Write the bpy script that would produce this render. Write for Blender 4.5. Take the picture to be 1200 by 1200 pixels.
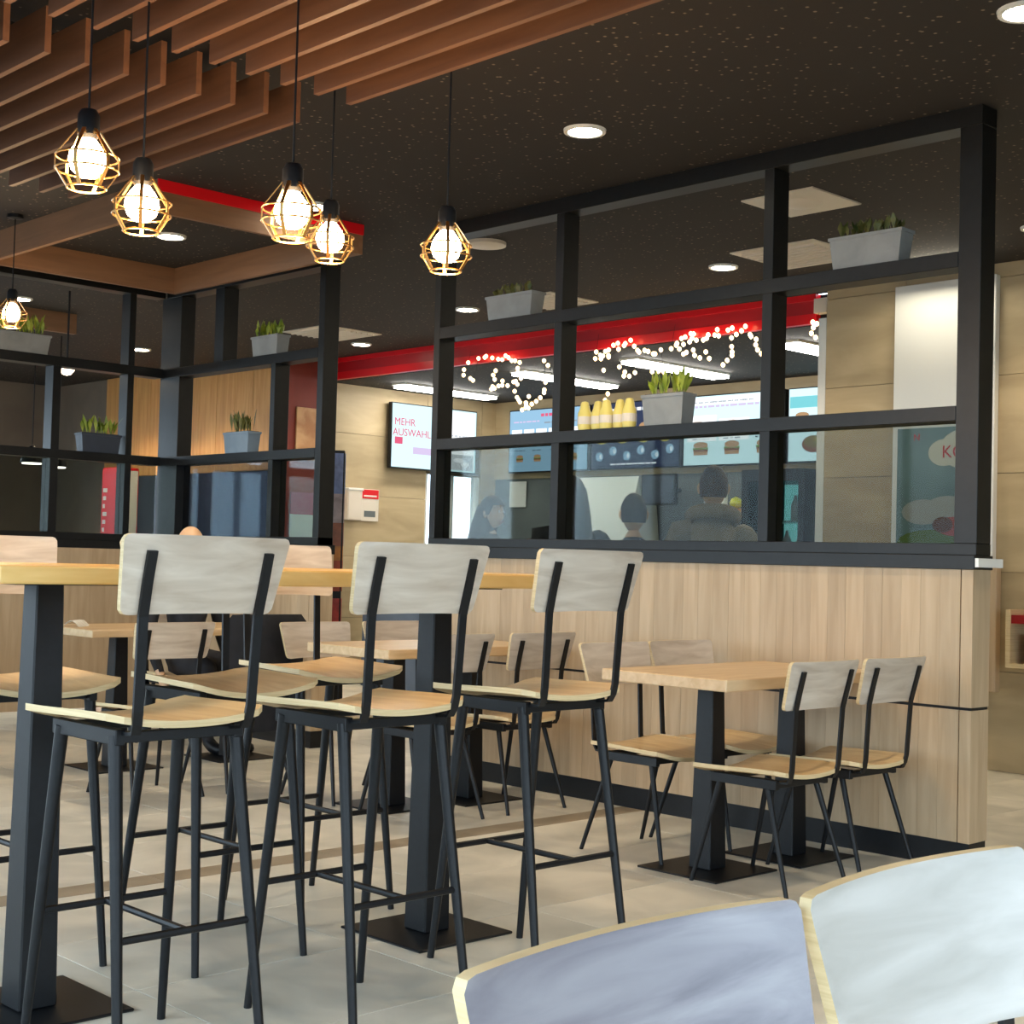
import bpy, bmesh, math, random
from mathutils import Vector, Matrix
random.seed(7)
S = bpy.context.scene
for o in list(bpy.data.objects): bpy.data.objects.remove(o)
col = S.collection
R = math.radians
# ------------------------------------------------------------------ camera
cam_data = bpy.data.cameras.new('camera')
cam = bpy.data.objects.new('camera', cam_data); col.objects.link(cam)
cam_data.sensor_width = 36; cam_data.sensor_fit = 'HORIZONTAL'
cam_data.lens = 36 * 1713 / 1200
cam_data.clip_start = 0.05; cam_data.clip_end = 300
yaw, pitch, roll = R(46.08), R(1.973), R(1.53)
f = Vector((-math.sin(yaw)*math.cos(pitch), math.cos(yaw)*math.cos(pitch), math.sin(pitch)))
r0 = Vector((math.cos(yaw), math.sin(yaw), 0)); u0 = r0.cross(f)
r = r0*math.cos(roll) + u0*math.sin(roll); u = -r0*math.sin(roll) + u0*math.cos(roll)
M = Matrix((r, u, -f)).transposed().to_4x4(); M.translation = Vector((0, 0, 1.18))
cam.matrix_world = M
S.camera = cam
# ------------------------------------------------------------------ world, lights, exposure
S.view_settings.view_transform = 'Standard'; S.view_settings.look = 'None'
S.view_settings.gamma = 1; S.view_settings.use_curve_mapping = False
S.view_settings.exposure = 0.72
W = bpy.data.worlds.new('world'); S.world = W; W.use_nodes = True
bg = W.node_tree.nodes['Background']; bg.inputs['Color'].default_value = (0.72, 0.86, 1.0, 1); bg.inputs['Strength'].default_value = 4.2

def lamp(name, kind, loc, power, color=(1, .85, .62), size=.1, rot=(0, 0, 0), size_y=None, spot=None):
    d = bpy.data.lights.new(name, kind); d.energy = power; d.color = color
    if kind == 'AREA':
        d.size = size
        if size_y: d.shape = 'RECTANGLE'; d.size_y = size_y
    else: d.shadow_soft_size = size
    if spot: d.spot_size = R(spot); d.spot_blend = .6
    o = bpy.data.objects.new(name, d); col.objects.link(o); o.location = loc; o.rotation_euler = rot
    return o
# daylight through the window openings (portals guide the sampling of the sky)
def portal(loc, rot, sx, sy):
    o = lamp('window_portal', 'AREA', loc, 1, (1, 1, 1), sx, rot, sy); o.data.cycles.is_portal = True
portal((-5.5, -1.42, 1.55), (R(90), 0, 0), 14.6, 2.3)
portal((-15.98, 2.2, 1.5), (R(90), 0, R(-90)), 7.2, 2.4)
portal((2.58, 1.6, 1.5), (R(90), 0, R(90)), 5.6, 2.4)

# ------------------------------------------------------------------ materials
MATS = {}
def principled(name, color, rough=.5, metal=0, spec=.5, emit=None, es=0):
    m = bpy.data.materials.new(name); m.use_nodes = True
    b = m.node_tree.nodes['Principled BSDF']
    b.inputs['Base Color'].default_value = (*color, 1); b.inputs['Roughness'].default_value = rough
    b.inputs['Metallic'].default_value = metal; b.inputs['Specular IOR Level'].default_value = spec
    if emit: b.inputs['Emission Color'].default_value = (*emit, 1); b.inputs['Emission Strength'].default_value = es
    MATS[name] = m; return m
def srgb(r_, g_, b_):
    return tuple(((c/255)/12.92 if c/255 <= .04045 else ((c/255+.055)/1.055)**2.4) for c in (r_, g_, b_))
def noisy(name, c1, c2, rough=.5, scale=(1, 1, 1), ns=6, detail=4, bump=0, contrast=(.35, .65), rand=0, spec=.5, metal=0, dist=.6, wave=False):
    """two colour noise, stretched along an axis by scale; rand varies the brightness from object to object"""
    m = principled(name, c1, rough, metal, spec); nt = m.node_tree; N = nt.nodes; L = nt.links; b = N['Principled BSDF']
    tc = N.new('ShaderNodeTexCoord'); mp = N.new('ShaderNodeMapping'); mp.inputs['Scale'].default_value = scale
    oi = N.new('ShaderNodeObjectInfo')
    va = N.new('ShaderNodeVectorMath'); va.operation = 'ADD'
    mu = N.new('ShaderNodeMath'); mu.operation = 'MULTIPLY'; mu.inputs[1].default_value = 37.0
    L.new(oi.outputs['Random'], mu.inputs[0]); L.new(tc.outputs['Object'], mp.inputs['Vector'])
    L.new(mp.outputs[0], va.inputs[0]); L.new(mu.outputs[0], va.inputs[1])
    nz = N.new('ShaderNodeTexNoise'); nz.inputs['Scale'].default_value = ns; nz.inputs['Detail'].default_value = detail
    nz.inputs['Distortion'].default_value = dist
    L.new(va.outputs[0], nz.inputs['Vector'])
    rp = N.new('ShaderNodeValToRGB'); rp.color_ramp.elements[0].position = contrast[0]; rp.color_ramp.elements[1].position = contrast[1]
    rp.color_ramp.elements[0].color = (*c1, 1); rp.color_ramp.elements[1].color = (*c2, 1)
    L.new(nz.outputs['Fac'], rp.inputs['Fac'])
    out = rp.outputs['Color']
    if rand:
        hs = N.new('ShaderNodeHueSaturation'); mr = N.new('ShaderNodeMapRange')
        mr.inputs['To Min'].default_value = 1-rand; mr.inputs['To Max'].default_value = 1+rand
        L.new(oi.outputs['Random'], mr.inputs['Value']); L.new(mr.outputs[0], hs.inputs['Value'])
        L.new(out, hs.inputs['Color']); out = hs.outputs['Color']
    L.new(out, b.inputs['Base Color'])
    if bump:
        bp = N.new('ShaderNodeBump'); bp.inputs['Strength'].default_value = bump; bp.inputs['Distance'].default_value = .004
        L.new(nz.outputs['Fac'], bp.inputs['Height']); L.new(bp.outputs[0], b.inputs['Normal'])
    return m
black = noisy('black_powder_coat', srgb(9, 11, 15), srgb(14, 17, 21), .45, ns=40, spec=.35)
black_satin = noisy('black_frame_paint', srgb(12, 14, 15), srgb(18, 20, 21), .42, ns=20, spec=.4)
greywood = noisy('grey_washed_wood', srgb(180, 164, 146), srgb(212, 200, 184), .38, (9, 1.2, 9), 3.2, 6, .08, (.3, .72), .05)
seatwood = noisy('honey_wood', srgb(194, 162, 114), srgb(218, 192, 146), .36, (1.5, 9, 9), 3, 5, .05, (.3, .7), .05)
plyedge = noisy('plywood_edge', srgb(206, 182, 136), srgb(222, 200, 156), .5, (1, 1, 60), 4)
tablewood = noisy('table_oak', srgb(226, 182, 104), srgb(242, 206, 136), .3, (9, 1.2, 9), 3, 5, .04, (.3, .7), .05)
palewood = noisy('pale_oak', srgb(206, 174, 130), srgb(226, 198, 158), .3, (9, 1.2, 9), 3, 5, .04, (.3, .7), .05)
stave = noisy('oak_stave', srgb(172, 148, 116), srgb(190, 167, 136), .5, (10, 10, .8), 2.5, 5, .03, (.3, .7), .09)
stave_warm = noisy('warm_oak_board', srgb(196, 140, 78), srgb(216, 164, 100), .5, (10, 10, .8), 2.5, 5, .03, (.3, .7), .06)
slatwood = noisy('baffle_wood', srgb(98, 64, 43), srgb(116, 78, 53), .5, (.8, 10, 10), 2.5, 5, .03, (.3, .7), .04)
beamwood = noisy('beam_wood', srgb(122, 88, 60), srgb(140, 102, 72), .5, (.8, .8, 10), 2.5, 5, .03, (.3, .7), .04)
tile_m = noisy('floor_stone', srgb(192, 190, 178), srgb(226, 222, 208), .36, (1, 1, 1), 2.6, 7, .05, (.3, .7), .07, dist=1.2)
band_m = noisy('floor_band', srgb(142, 130, 110), srgb(158, 146, 126), .4, ns=5)
grout_m = principled('grout', srgb(104, 98, 88), .8)
walltile = noisy('sand_wall_slab', srgb(168, 148, 112), srgb(192, 172, 134), .55, (1, 1, 4), 1.6, 6, .04, (.3, .7), .04)
joint_m = principled('wall_joint', srgb(130, 114, 88), .8)
plain_wall = noisy('grey_brown_wall', srgb(112, 100, 88), srgb(124, 112, 98), .7, ns=2)
red_m = principled('signal_red', (.72, .006, .012), .3)
dark_red = noisy('dark_red_wall', srgb(120, 44, 34), srgb(136, 54, 40), .6, ns=2)
white_m = principled('white_lacquer', srgb(228, 228, 222), .25)
offwhite = principled('off_white_plastic', srgb(222, 212, 196), .4)
grey_pot = noisy('pot_grey', srgb(128, 132, 132), srgb(142, 146, 146), .5, ns=8)
leaf_m = noisy('leaf_green', srgb(98, 124, 34), srgb(164, 176, 58), .5, ns=12)
leaf_dark = noisy('leaf_dark', srgb(60, 78, 34), srgb(110, 104, 52), .5, ns=12)
brass = principled('brass', srgb(214, 170, 108), .28, 1.0)
steel = principled('steel', srgb(150, 152, 150), .3, .9)
kitchen_grey = noisy('kitchen_panel', srgb(92, 98, 98), srgb(104, 110, 110), .5, ns=2)
slate_m = noisy('slate_panel', srgb(46, 54, 66), srgb(58, 66, 80), .45, ns=3)
skin = principled('skin', srgb(218, 178, 140), .5)
def emis(name, color, st):
    m = bpy.data.materials.new(name); m.use_nodes = True; nt = m.node_tree
    nt.nodes.remove(nt.nodes['Principled BSDF']); e = nt.nodes.new('ShaderNodeEmission')
    e.inputs[0].default_value = (*color, 1); e.inputs[1].default_value = st
    nt.links.new(e.outputs[0], nt.nodes['Material Output'].inputs[0]); MATS[name] = m; return m
bulb_m = emis('warm_bulb', (1, .72, .42), 34)
down_m = emis('downlight_lens', (1, .86, .66), 26)
tube_m = emis('kitchen_tube', (1, .96, .88), 20)
led_m = emis('fairy_led', (1, .70, .36), 4)
scr = {n: emis('screen_'+n, c, s) for n, c, s in (
    ('ice', (.62, .88, .95), .85), ('white', (.88, .93, .97), .95), ('blue', (.36, .62, .85), .6), ('navy', (.045, .06, .12), .6),
    ('pink', (.75, .12, .22), .7), ('lilac', (.62, .52, .75), .75), ('grey', (.28, .33, .38), .7), ('bun', (.55, .34, .18), .6),
    ('green', (.2, .42, .12), .6), ('yellow', (.7, .62, .12), .6), ('meat', (.25, .1, .06), .6), ('text', (.12, .18, .24), .6), ('teal', (.18, .55, .6), .8))}
def glass_mat(name, tint, refl, rough=.03):
    m = bpy.data.materials.new(name); m.use_nodes = True; nt = m.node_tree; N = nt.nodes
    N.remove(N['Principled BSDF'])
    t = N.new('ShaderNodeBsdfTransparent'); t.inputs[0].default_value = (*tint, 1)
    g = N.new('ShaderNodeBsdfGlossy'); g.inputs['Roughness'].default_value = rough; g.inputs['Color'].default_value = (.9, .95, 1, 1)
    fr = N.new('ShaderNodeFresnel'); fr.inputs['IOR'].default_value = 1.45
    ad = N.new('ShaderNodeMath'); ad.operation = 'MULTIPLY_ADD'; ad.inputs[1].default_value = .09; ad.inputs[2].default_value = refl
    mx = N.new('ShaderNodeMixShader')
    nt.links.new(fr.outputs[0], ad.inputs[0]); nt.links.new(ad.outputs[0], mx.inputs[0])
    nt.links.new(t.outputs[0], mx.inputs[1]); nt.links.new(g.outputs[0], mx.inputs[2]); nt.links.new(mx.outputs[0], N['Material Output'].inputs[0])
    MATS[name] = m; return m
glass = glass_mat('pane_glass', (.62, .65, .63), .003)
glass_clear = glass_mat('window_glass', (.93, .95, .95), 0)
glass_dark = glass_mat('pane_glass_smoked', (.5, .55, .62), .02)
# dark ceiling with pale flecks
ceil_m = principled('flecked_ceiling', srgb(50, 42, 35), .8); nt = ceil_m.node_tree; N = nt.nodes; L = nt.links
tc = N.new('ShaderNodeTexCoord'); vo = N.new('ShaderNodeTexVoronoi'); vo.inputs['Scale'].default_value = 26
lt = N.new('ShaderNodeMapRange'); lt.inputs['From Min'].default_value = .1; lt.inputs['From Max'].default_value = .22; lt.inputs['To Min'].default_value = 1; lt.inputs['To Max'].default_value = 0
sp = N.new('ShaderNodeSeparateColor'); g1 = N.new('ShaderNodeMath'); g1.operation = 'GREATER_THAN'; g1.inputs[1].default_value = .35
mm = N.new('ShaderNodeMath'); mm.operation = 'MULTIPLY'; mx = N.new('ShaderNodeMix'); mx.data_type = 'RGBA'
mx.inputs['A'].default_value = (*srgb(36, 30, 25), 1); mx.inputs['B'].default_value = (*srgb(128, 114, 94), 1)
L.new(tc.outputs['Object'], vo.inputs['Vector']); L.new(vo.outputs['Distance'], lt.inputs['Value']); L.new(vo.outputs['Color'], sp.inputs[0])
L.new(sp.outputs[0], g1.inputs[0]); L.new(lt.outputs[0], mm.inputs[0]); L.new(g1.outputs[0], mm.inputs[1]); L.new(mm.outputs[0], mx.inputs['Factor'])
L.new(mx.outputs['Result'], N['Principled BSDF'].inputs['Base Color'])

# ------------------------------------------------------------------ helpers
class MB:
    def __init__(s): s.v = []; s.f = []; s.m = []
    def add(s, vs, fs, mi=0):
        n = len(s.v); s.v += [tuple(v) for v in vs]; s.f += [tuple(i+n for i in q) for q in fs]; s.m += [mi]*len(fs); return s
    def box(s, x0, x1, y0, y1, z0, z1, mi=0):
        x0, x1 = sorted((x0, x1)); y0, y1 = sorted((y0, y1)); z0, z1 = sorted((z0, z1))
        return s.add([(x0,y0,z0),(x1,y0,z0),(x1,y1,z0),(x0,y1,z0),(x0,y0,z1),(x1,y0,z1),(x1,y1,z1),(x0,y1,z1)],
                     [(0,3,2,1),(4,5,6,7),(0,1,5,4),(1,2,6,5),(2,3,7,6),(3,0,4,7)], mi)
    def tube(s, pts, rad, n=8, mi=0, flat=None):
        """round tube along pts; rad number or list; flat=(w,t,side) gives a rectangular strap"""
        pts = [Vector(p) for p in pts]; k = len(pts); rad = rad if isinstance(rad, (list, tuple)) else [rad]*k
        rings = []; up = None
        for i, p in enumerate(pts):
            d = (pts[min(i+1, k-1)] - pts[max(i-1, 0)]).normalized()
            if flat:
                side = Vector(flat[2]).normalized(); nn = d.cross(side).normalized(); w, t = flat[0]/2, flat[1]/2
                rings.append([p+side*w+nn*t, p-side*w+nn*t, p-side*w-nn*t, p+side*w-nn*t])
            else:
                if up is None: up = Vector((0, 0, 1)) if abs(d.z) < .9 else Vector((1, 0, 0))
                a = d.cross(up).normalized(); b = a.cross(d).normalized(); up = b
                rings.append([p + (a*math.cos(2*math.pi*j/n) + b*math.sin(2*math.pi*j/n))*rad[i] for j in range(n)])
        n = len(rings[0]); vs = [v for q in rings for v in q]
        fs = [(i*n+j, i*n+(j+1) % n, (i+1)*n+(j+1) % n, (i+1)*n+j) for i in range(k-1) for j in range(n)]
        fs += [tuple(range(n))[::-1], tuple((k-1)*n+j for j in range(n))]
        return s.add(vs, fs, mi)
    def lathe(s, prof, n=16, c=(0, 0, 0), mi=0):
        vs = [(c[0]+r_*math.cos(2*math.pi*j/n), c[1]+r_*math.sin(2*math.pi*j/n), c[2]+z) for r_, z in prof for j in range(n)]; k = len(prof)
        fs = [(i*n+j, i*n+(j+1) % n, (i+1)*n+(j+1) % n, (i+1)*n+j) for i in range(k-1) for j in range(n)]
        fs += [tuple(range(n))[::-1], tuple((k-1)*n+j for j in range(n))]
        return s.add(vs, fs, mi)
    def sheet(s, fn, nu, nv, mi=0, me=0):
        """fn(u,v)->(top, bottom) ; closed curved sheet, edge faces get material me"""
        T = [[fn(i/nu, j/nv) for j in range(nv+1)] for i in range(nu+1)]
        vs = [T[i][j][0] for i in range(nu+1) for j in range(nv+1)] + [T[i][j][1] for i in range(nu+1) for j in range(nv+1)]
        o = (nu+1)*(nv+1); ix = lambda i, j: i*(nv+1)+j
        fs = []; 
        for i in range(nu):
            for j in range(nv):
                fs.append((ix(i,j), ix(i+1,j), ix(i+1,j+1), ix(i,j+1))); fs.append((o+ix(i,j), o+ix(i,j+1), o+ix(i+1,j+1), o+ix(i+1,j)))
        s.add(vs, fs, mi); e = []
        base = len(s.v)-len(vs)
        for i in range(nu): e += [(ix(i,0), o+ix(i,0), o+ix(i+1,0), ix(i+1,0)), (ix(i+1,nv), o+ix(i+1,nv), o+ix(i,nv), ix(i,nv))]
        for j in range(nv): e += [(ix(0,j+1), o+ix(0,j+1), o+ix(0,j), ix(0,j)), (ix(nu,j), o+ix(nu,j), o+ix(nu,j+1), ix(nu,j+1))]
        s.f += [tuple(q+base for q in x) for x in e]; s.m += [me]*len(e); return s
    def mesh(s, name, mats, smooth=False, bevel=0):
        me = bpy.data.meshes.new(name); me.from_pydata(s.v, [], s.f)
        mats = mats if isinstance(mats, (list, tuple)) else [mats]
        for m in mats: me.materials.append(m)
        me.polygons.foreach_set('material_index', s.m)
        bm = bmesh.new(); bm.from_mesh(me); bmesh.ops.recalc_face_normals(bm, faces=bm.faces)
        if bevel: bmesh.ops.bevel(bm, geom=list(bm.edges), offset=bevel, segments=1, affect='EDGES', profile=.5)
        bm.to_mesh(me); bm.free()
        if smooth:
            me.polygons.foreach_set('use_smooth', [True]*len(me.polygons))
            me.set_sharp_from_angle(angle=R(38))
        me.update(); return me
    def build(s, name, mats, parent=None, smooth=False, bevel=0, loc=None):
        o = bpy.data.objects.new(name, s.mesh(name, mats, smooth, bevel)); col.objects.link(o)
        if parent: o.parent = parent
        if loc: o.location = loc
        return o
def tag(o, label=None, cat=None, group=None, kind=None):
    if label: o['label'] = label
    if cat: o['category'] = cat
    if group: o['group'] = group
    if kind: o['kind'] = kind
    return o
def empty(name, loc=(0, 0, 0), rz=0, label=None, cat=None, group=None):
    o = bpy.data.objects.new(name, None); col.objects.link(o); o.location = loc; o.rotation_euler = (0, 0, rz)
    o.empty_display_size = .1; return tag(o, label, cat, group)
def obj(name, mesh, parent=None, loc=(0, 0, 0), rot=(0, 0, 0)):
    o = bpy.data.objects.new(name, mesh); col.objects.link(o); o.parent = parent; o.location = loc; o.rotation_euler = rot; return o
def copy_tree(o, parent=None):
    c = o.copy(); col.objects.link(c); c.parent = parent
    for ch in list(o.children): copy_tree(ch, c)
    return c
def bx(name, mat, a, parent=None, bevel=0): return MB().box(*a).build(name, mat, parent, bevel=bevel)
def struct(name, o): o['kind'] = 'structure'; o.name = name; return o

# ------------------------------------------------------------------ setting
CZ = 3.09
FL = struct('floor', bx('floor', grout_m, (-16, 2.6, -1.5, 10.9, -.12, -.006)))
tw, tl = .55, .75
tm = {}
cells = []
xs = []
x = -4.65
while x < 2.5: xs.append((x, x+tw)); x += tw
bandx = (-4.79, -4.65)
x = -4.79
while x > -16: xs.append((x-tw, x)); x -= tw
ys = []; y = 2.06 - tl*5
while y < 10.9: ys.append((y, y+tl)); y += tl
for (a, b) in xs:
    a = max(a, -16); b = min(b, 2.6)
    if b-a < .05: continue
    for (c, d) in ys:
        c = max(c, -1.5); d = min(d, 10.9)
        if d-c < .05: continue
        cx, cy = (a+b)/2, (c+d)/2; dist = math.hypot(cx, cy); ang = math.degrees(math.atan2(-cx, cy))
        if cy > 8.6 or (cx > -2.9 and cx < -16): vis = False
        else: vis = 24 < ang < 68 and 1.8 < dist < 11
        cells.append((a, b, c, d, dist, vis))
near = sorted([q for q in cells if q[5]], key=lambda q: q[4])[:290]; ns_ = set(map(tuple, near))
def tilemesh(w, l):
    k = (round(w, 3), round(l, 3))
    if k not in tm: tm[k] = MB().box(.0015, w-.0015, .0015, l-.0015, -.006, 0).mesh('tile', tile_m, bevel=.0008)
    return tm[k]
far = MB()
for q in cells:
    if tuple(q) in ns_: obj('tile', tilemesh(q[1]-q[0], q[3]-q[2]), FL, (q[0], q[2], 0))
    else: far.box(q[0]+.0015, q[1]-.0015, q[2]+.0015, q[3]-.0015, -.006, 0)
tag(far.build('far_tiles', tile_m, FL), kind='stuff')
for (c, d) in ys: bx('border_tile', band_m, (bandx[0]+.0015, bandx[1]-.0015, max(c, -1.5)+.0015, min(d, 10.9)-.0015, -.006, 0), FL)
struct('ceiling', bx('ceiling', ceil_m, (-16, 2.6, -1.5, 8.47, CZ, CZ+.15)))
struct('ceiling_kitchen', bx('ceiling_kitchen', ceil_m, (-11.42, -5.6, 8.505, 10.72, 2.88, 3.0)))
# window walls that let the daylight in: behind the camera and far to the left
wb = MB(); wb.box(-16, 2.6, -1.6, -1.45, 0, .35).box(-16, 2.6, -1.6, -1.45, 2.75, CZ)
for x in (-16, -12.9, 1.9): wb.box(x, x+.7, -1.6, -1.45, .35, 2.75)
struct('wall_back', wb.build('wall_back', plain_wall))
for k, (a, b) in enumerate([(-15.3, -12.9), (-12.2, 1.9)]):
    w = MB(); n = max(1, round((b-a)/1.6))
    for i in range(n+1): xx = a+(b-a)*i/n; w.box(xx-.03, xx+.03, -1.56, -1.49, .35, 2.75)
    w.box(a, b, -1.56, -1.49, .35, .41).box(a, b, -1.56, -1.49, 2.69, 2.75)
    o = struct('window_%d' % (k+1), w.build('window', black_satin))
    for i in range(n): bx('pane', glass_clear, (a+(b-a)*i/n+.03, a+(b-a)*(i+1)/n-.03, -1.528, -1.522, .41, 2.69), o)
wl = MB(); wl.box(-16.15, -16, -1.6, 8.1, 0, .3).box(-16.15, -16, -1.6, 8.1, 2.7, CZ).box(-16.15, -16, -1.6, -1.3, .3, 2.7).box(-16.15, -16, 5.9, 8.1, .3, 2.7)
struct('wall_left', wl.build('wall_left', plain_wall))
w = MB()
for i in range(5): yy = -1.3+7.2*i/4; w.box(-16.11, -16.04, yy-.03, yy+.03, .3, 2.7)
o = struct('window_3', w.build('window', black_satin))
for i in range(4): bx('pane', glass_clear, (-16.078, -16.072, -1.3+1.8*i+.03, -1.3+1.8*(i+1)-.03, .3, 2.7), o)
wr = MB().box(2.6, 2.75, -1.6, -1.2, 0, CZ).box(2.6, 2.75, 4.4, 8.4, 0, CZ).box(2.6, 2.75, -1.2, 4.4, 0, .3).box(2.6, 2.75, -1.2, 4.4, 2.7, CZ)
struct('wall_right', wr.build('wall_right', plain_wall))
w = MB()
for i in range(5): yy = -1.2+5.6*i/4; w.box(2.64, 2.71, yy-.03, yy+.03, .3, 2.7)
o = struct('window_5', w.build('window', black_satin))
for i in range(4): bx('pane', glass_clear, (2.672, 2.678, -1.2+1.4*i+.03, -1.2+1.4*(i+1)-.03, .3, 2.7), o)
# ground outside
struct('ground', bx('ground', noisy('asphalt', srgb(96, 96, 98), srgb(112, 112, 114), .9, ns=3), (-60, 40, -50, 60, -.3, -.14)))

# far wall with slab tiles, right of the kitchen opening
WR = struct('wall_far_right', bx('wall', joint_m, (-5.6, 2.6, 8.30, 8.45, 0, CZ)))
rest = MB()
for i in range(7):
    for k in range(6):
        x0 = -5.6+1.2*i - (.6 if k % 2 else 0); x1 = x0+1.2; x0 = max(x0, -5.6); x1 = min(x1, 2.6); z0 = .6*k; z1 = min(z0+.6, CZ)
        if i < 3: bx('wall_tile', walltile, (x0+.002, x1-.002, 8.28, 8.30, z0+.002, z1-.002), WR)
        else: rest.box(x0+.002, x1-.002, 8.28, 8.30, z0+.002, z1-.002)
tag(rest.build('far_wall_tiles', walltile, WR), kind='stuff')
WK = struct('wall_kitchen_right', bx('wall', walltile, (-5.6, -5.45, 8.45, 10.9, 0, CZ)))
struct('trim_1', bx('trim', white_m, (-5.66, -5.6, 8.28, 8.34, 0, 2.88)))
# wall with the screen (left end of the serving area)
WT = MB().box(-11.55, -11.42, 7.95, 9.74, 0, CZ).box(-11.55, -11.42, 9.74, 10.5, 0, .9).box(-11.55, -11.42, 9.74, 10.5, 2.07, CZ).box(-11.55, -11.42, 10.5, 10.9, 0, CZ)
WT = struct('wall_far_left', WT.build('wall', joint_m))
for k in range(5):
    z0 = .6*k; z1 = min(z0+.6, 2.88)
    for (a, b) in [(8.5, 9.74), (9.74, 10.5), (10.5, 10.72)]:
        if (a, b) == (9.74, 10.5):
            if z1 < .9: pass
            elif z0 > 2.05: pass
            else: continue
        bx('wall_tile', walltile, (-11.42, -11.4, a+.002, b-.002, z0+.002, z1-.002), WT)
bx('red_panel', dark_red, (-11.42, -11.395, 7.97, 8.5, 0, CZ), WT)
w = MB().box(-11.50, -11.42, 9.74, 9.78, .9, 2.07).box(-11.50, -11.42, 10.46, 10.5, .9, 2.07).box(-11.50, -11.42, 10.09, 10.14, .9, 2.07).box(-11.5, -11.42, 9.78, 10.46, .9, .94)
o = struct('window_4', w.build('window', white_m)); bx('pane', glass_clear, (-11.47, -11.465, 9.78, 10.09, .94, 2.07), o); bx('pane', glass_clear, (-11.47, -11.465, 10.14, 10.46, .94, 2.07), o)
WB = MB().box(-11.4, -5.6, 10.72, 10.87, 0, 2.88)
WB = struct('wall_kitchen_back', WB.build('wall', kitchen_grey))
bx('upper_cladding', walltile, (-11.4, -5.6, 10.70, 10.72, 2.06, 2.88), WB)
# bulkhead above the kitchen opening
fa = empty('fascia_board', (-8.5, 8.5, 2.89), 0, 'long glossy red fascia along the ceiling above the serving counter', 'fascia')
def rel(parent): 
    return -Vector(parent.location)
def pbx(name, mat, a, parent, bevel=0):
    l = parent.location; a = (a[0]-l.x, a[1]-l.x, a[2]-l.y, a[3]-l.y, a[4]-l.z, a[5]-l.z)
    return MB().box(*a).build(name, mat, parent, bevel=bevel)
pbx('upper_strip', red_m, (-11.38, -5.8, 8.44, 8.5, 3.045, 3.09), fa)
pbx('centre_panel', principled('deep_red_paint', (.42, .004, .008), .4), (-11.38, -5.8, 8.457, 8.5, 2.955, 3.045), fa)
pbx('lower_strip', red_m, (-11.38, -5.8, 8.45, 8.5, 2.885, 2.955), fa)
pbx('end_cap', offwhite, (-5.8, -5.7, 8.42, 8.5, 2.95, 3.05), fa)
struct('trim_2', bx('trim', black, (-11.42, -5.6, 8.502, 8.504, 2.88, CZ)))
# oak board wall beyond the left partition
WO = struct('wall_oak', bx('wall', joint_m, (-14.8, -11.42, 7.98, 8.1, 0, CZ)))
x = -14.8; k = 0
while x < -11.45:
    bx('oak_board', stave_warm, (x+.001, min(x+.16, -11.43)-.001, 7.96-.002*(k % 2), 7.98, 2.0, CZ), WO); x += .16; k += 1
bx('slate_panel', slate_m, (-14.8, -11.43, 7.955, 7.98, .1, 1.99), WO)
bx('skirting', black, (-14.8, -11.43, 7.95, 7.98, 0, .1), WO)
struct('wall_far_grey', bx('wall', plain_wall, (-16, -14.8, 7.98, 8.1, 0, CZ)))

# ------------------------------------------------------------------ partitions with oak wainscot and black shelving frame
def pane_in(parent, x0, x1, y, z0, z1, m=glass): 
    return pbx('glass_pane', m, (x0, x1, y-.003, y+.003, z0, z1), parent)
FY, FD = 5.41, .12
Z0, ZS, R2a, R2b, R1a, R1b, ZT = 1.20, 1.305, 1.805, 1.866, 2.435, 2.50, 3.01
def wainscot(name, xa, xb, sw, joint=True):
    W_ = struct(name, bx('wall', joint_m, (xa, xb-.03, FY+.012, FY+.138, 0, 1.2)))
    bx('skirting', black, (xa, xb-.004, FY+.006, FY+.137, 0, .103), W_)
    n = round((xb-xa-.055)/sw); w_ = (xb-.055-xa)/n
    for (z0, z1) in ((.105, .634), (.646, 1.2)):
        me = MB().box(.0004, w_-.0004, 0, .014, 0, z1-z0).mesh('stave', stave)
        for i in range(n): obj('stave', me, W_, (xa+w_*i, FY-.001*random.random(), z0))
        bx('corner_post', stave, (xb-.05, xb, FY-.001, FY+.14, z0, z1), W_)
    bx('shadow_gap', black, (xa, xb-.003, FY+.004, FY+.136, .634, .646), W_)
    return W_
WR1 = wainscot('wall_partition_right', -6.32, -2.94, .09)
WL1 = wainscot('wall_partition_left', -9.36, -7.36, .12)
FZ = empty('shelving_frame', (-4.65, 5.41, 1.2), 0, 'black open shelving frame with three wide bays on the oak wall at right', 'frame')
def framebay(F, xs_, y0, y1, xa, xb, panes=(), split=None):
    pbx('sill', black_satin, (xa-.02, xb, y0-.015, y1+.02, Z0, 1.258), F, .002)
    pbx('bottom_rail', black_satin, (xa, xb, y0, y1, 1.258, ZS), F, .002)
    pbx('rail', black_satin, (xa+.05, xb-.1*(xb > -5)-.06*(xb < -5), y0, y1, R2a, R2b), F, .002)
    pbx('rail', black_satin, (xa+.05, xb-.1*(xb > -5)-.06*(xb < -5), y0, y1, R1a, R1b), F, .002)
    pbx('top_rail', black_satin, (xa, xb, y0, y1, ZT, CZ), F, .002)
    for (x0, x1, za, zb) in xs_: pbx('post', black_satin, (x0, x1, y0+.002, y1-.002, za, zb), F, .002)
framebay(FZ, [(-6.30, -6.25, ZS, ZT), (-5.34, -5.285, ZS, ZT), (-4.01, -3.955, ZS, ZT), (-3.03, -2.93, ZS, ZT)], FY, FY+FD, -6.30, -2.93)
for (a, b) in [(-6.25, -5.34), (-5.285, -4.01), (-3.955, -3.03)]: pane_in(FZ, a, b, FY+.07, ZS, R2a)
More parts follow.
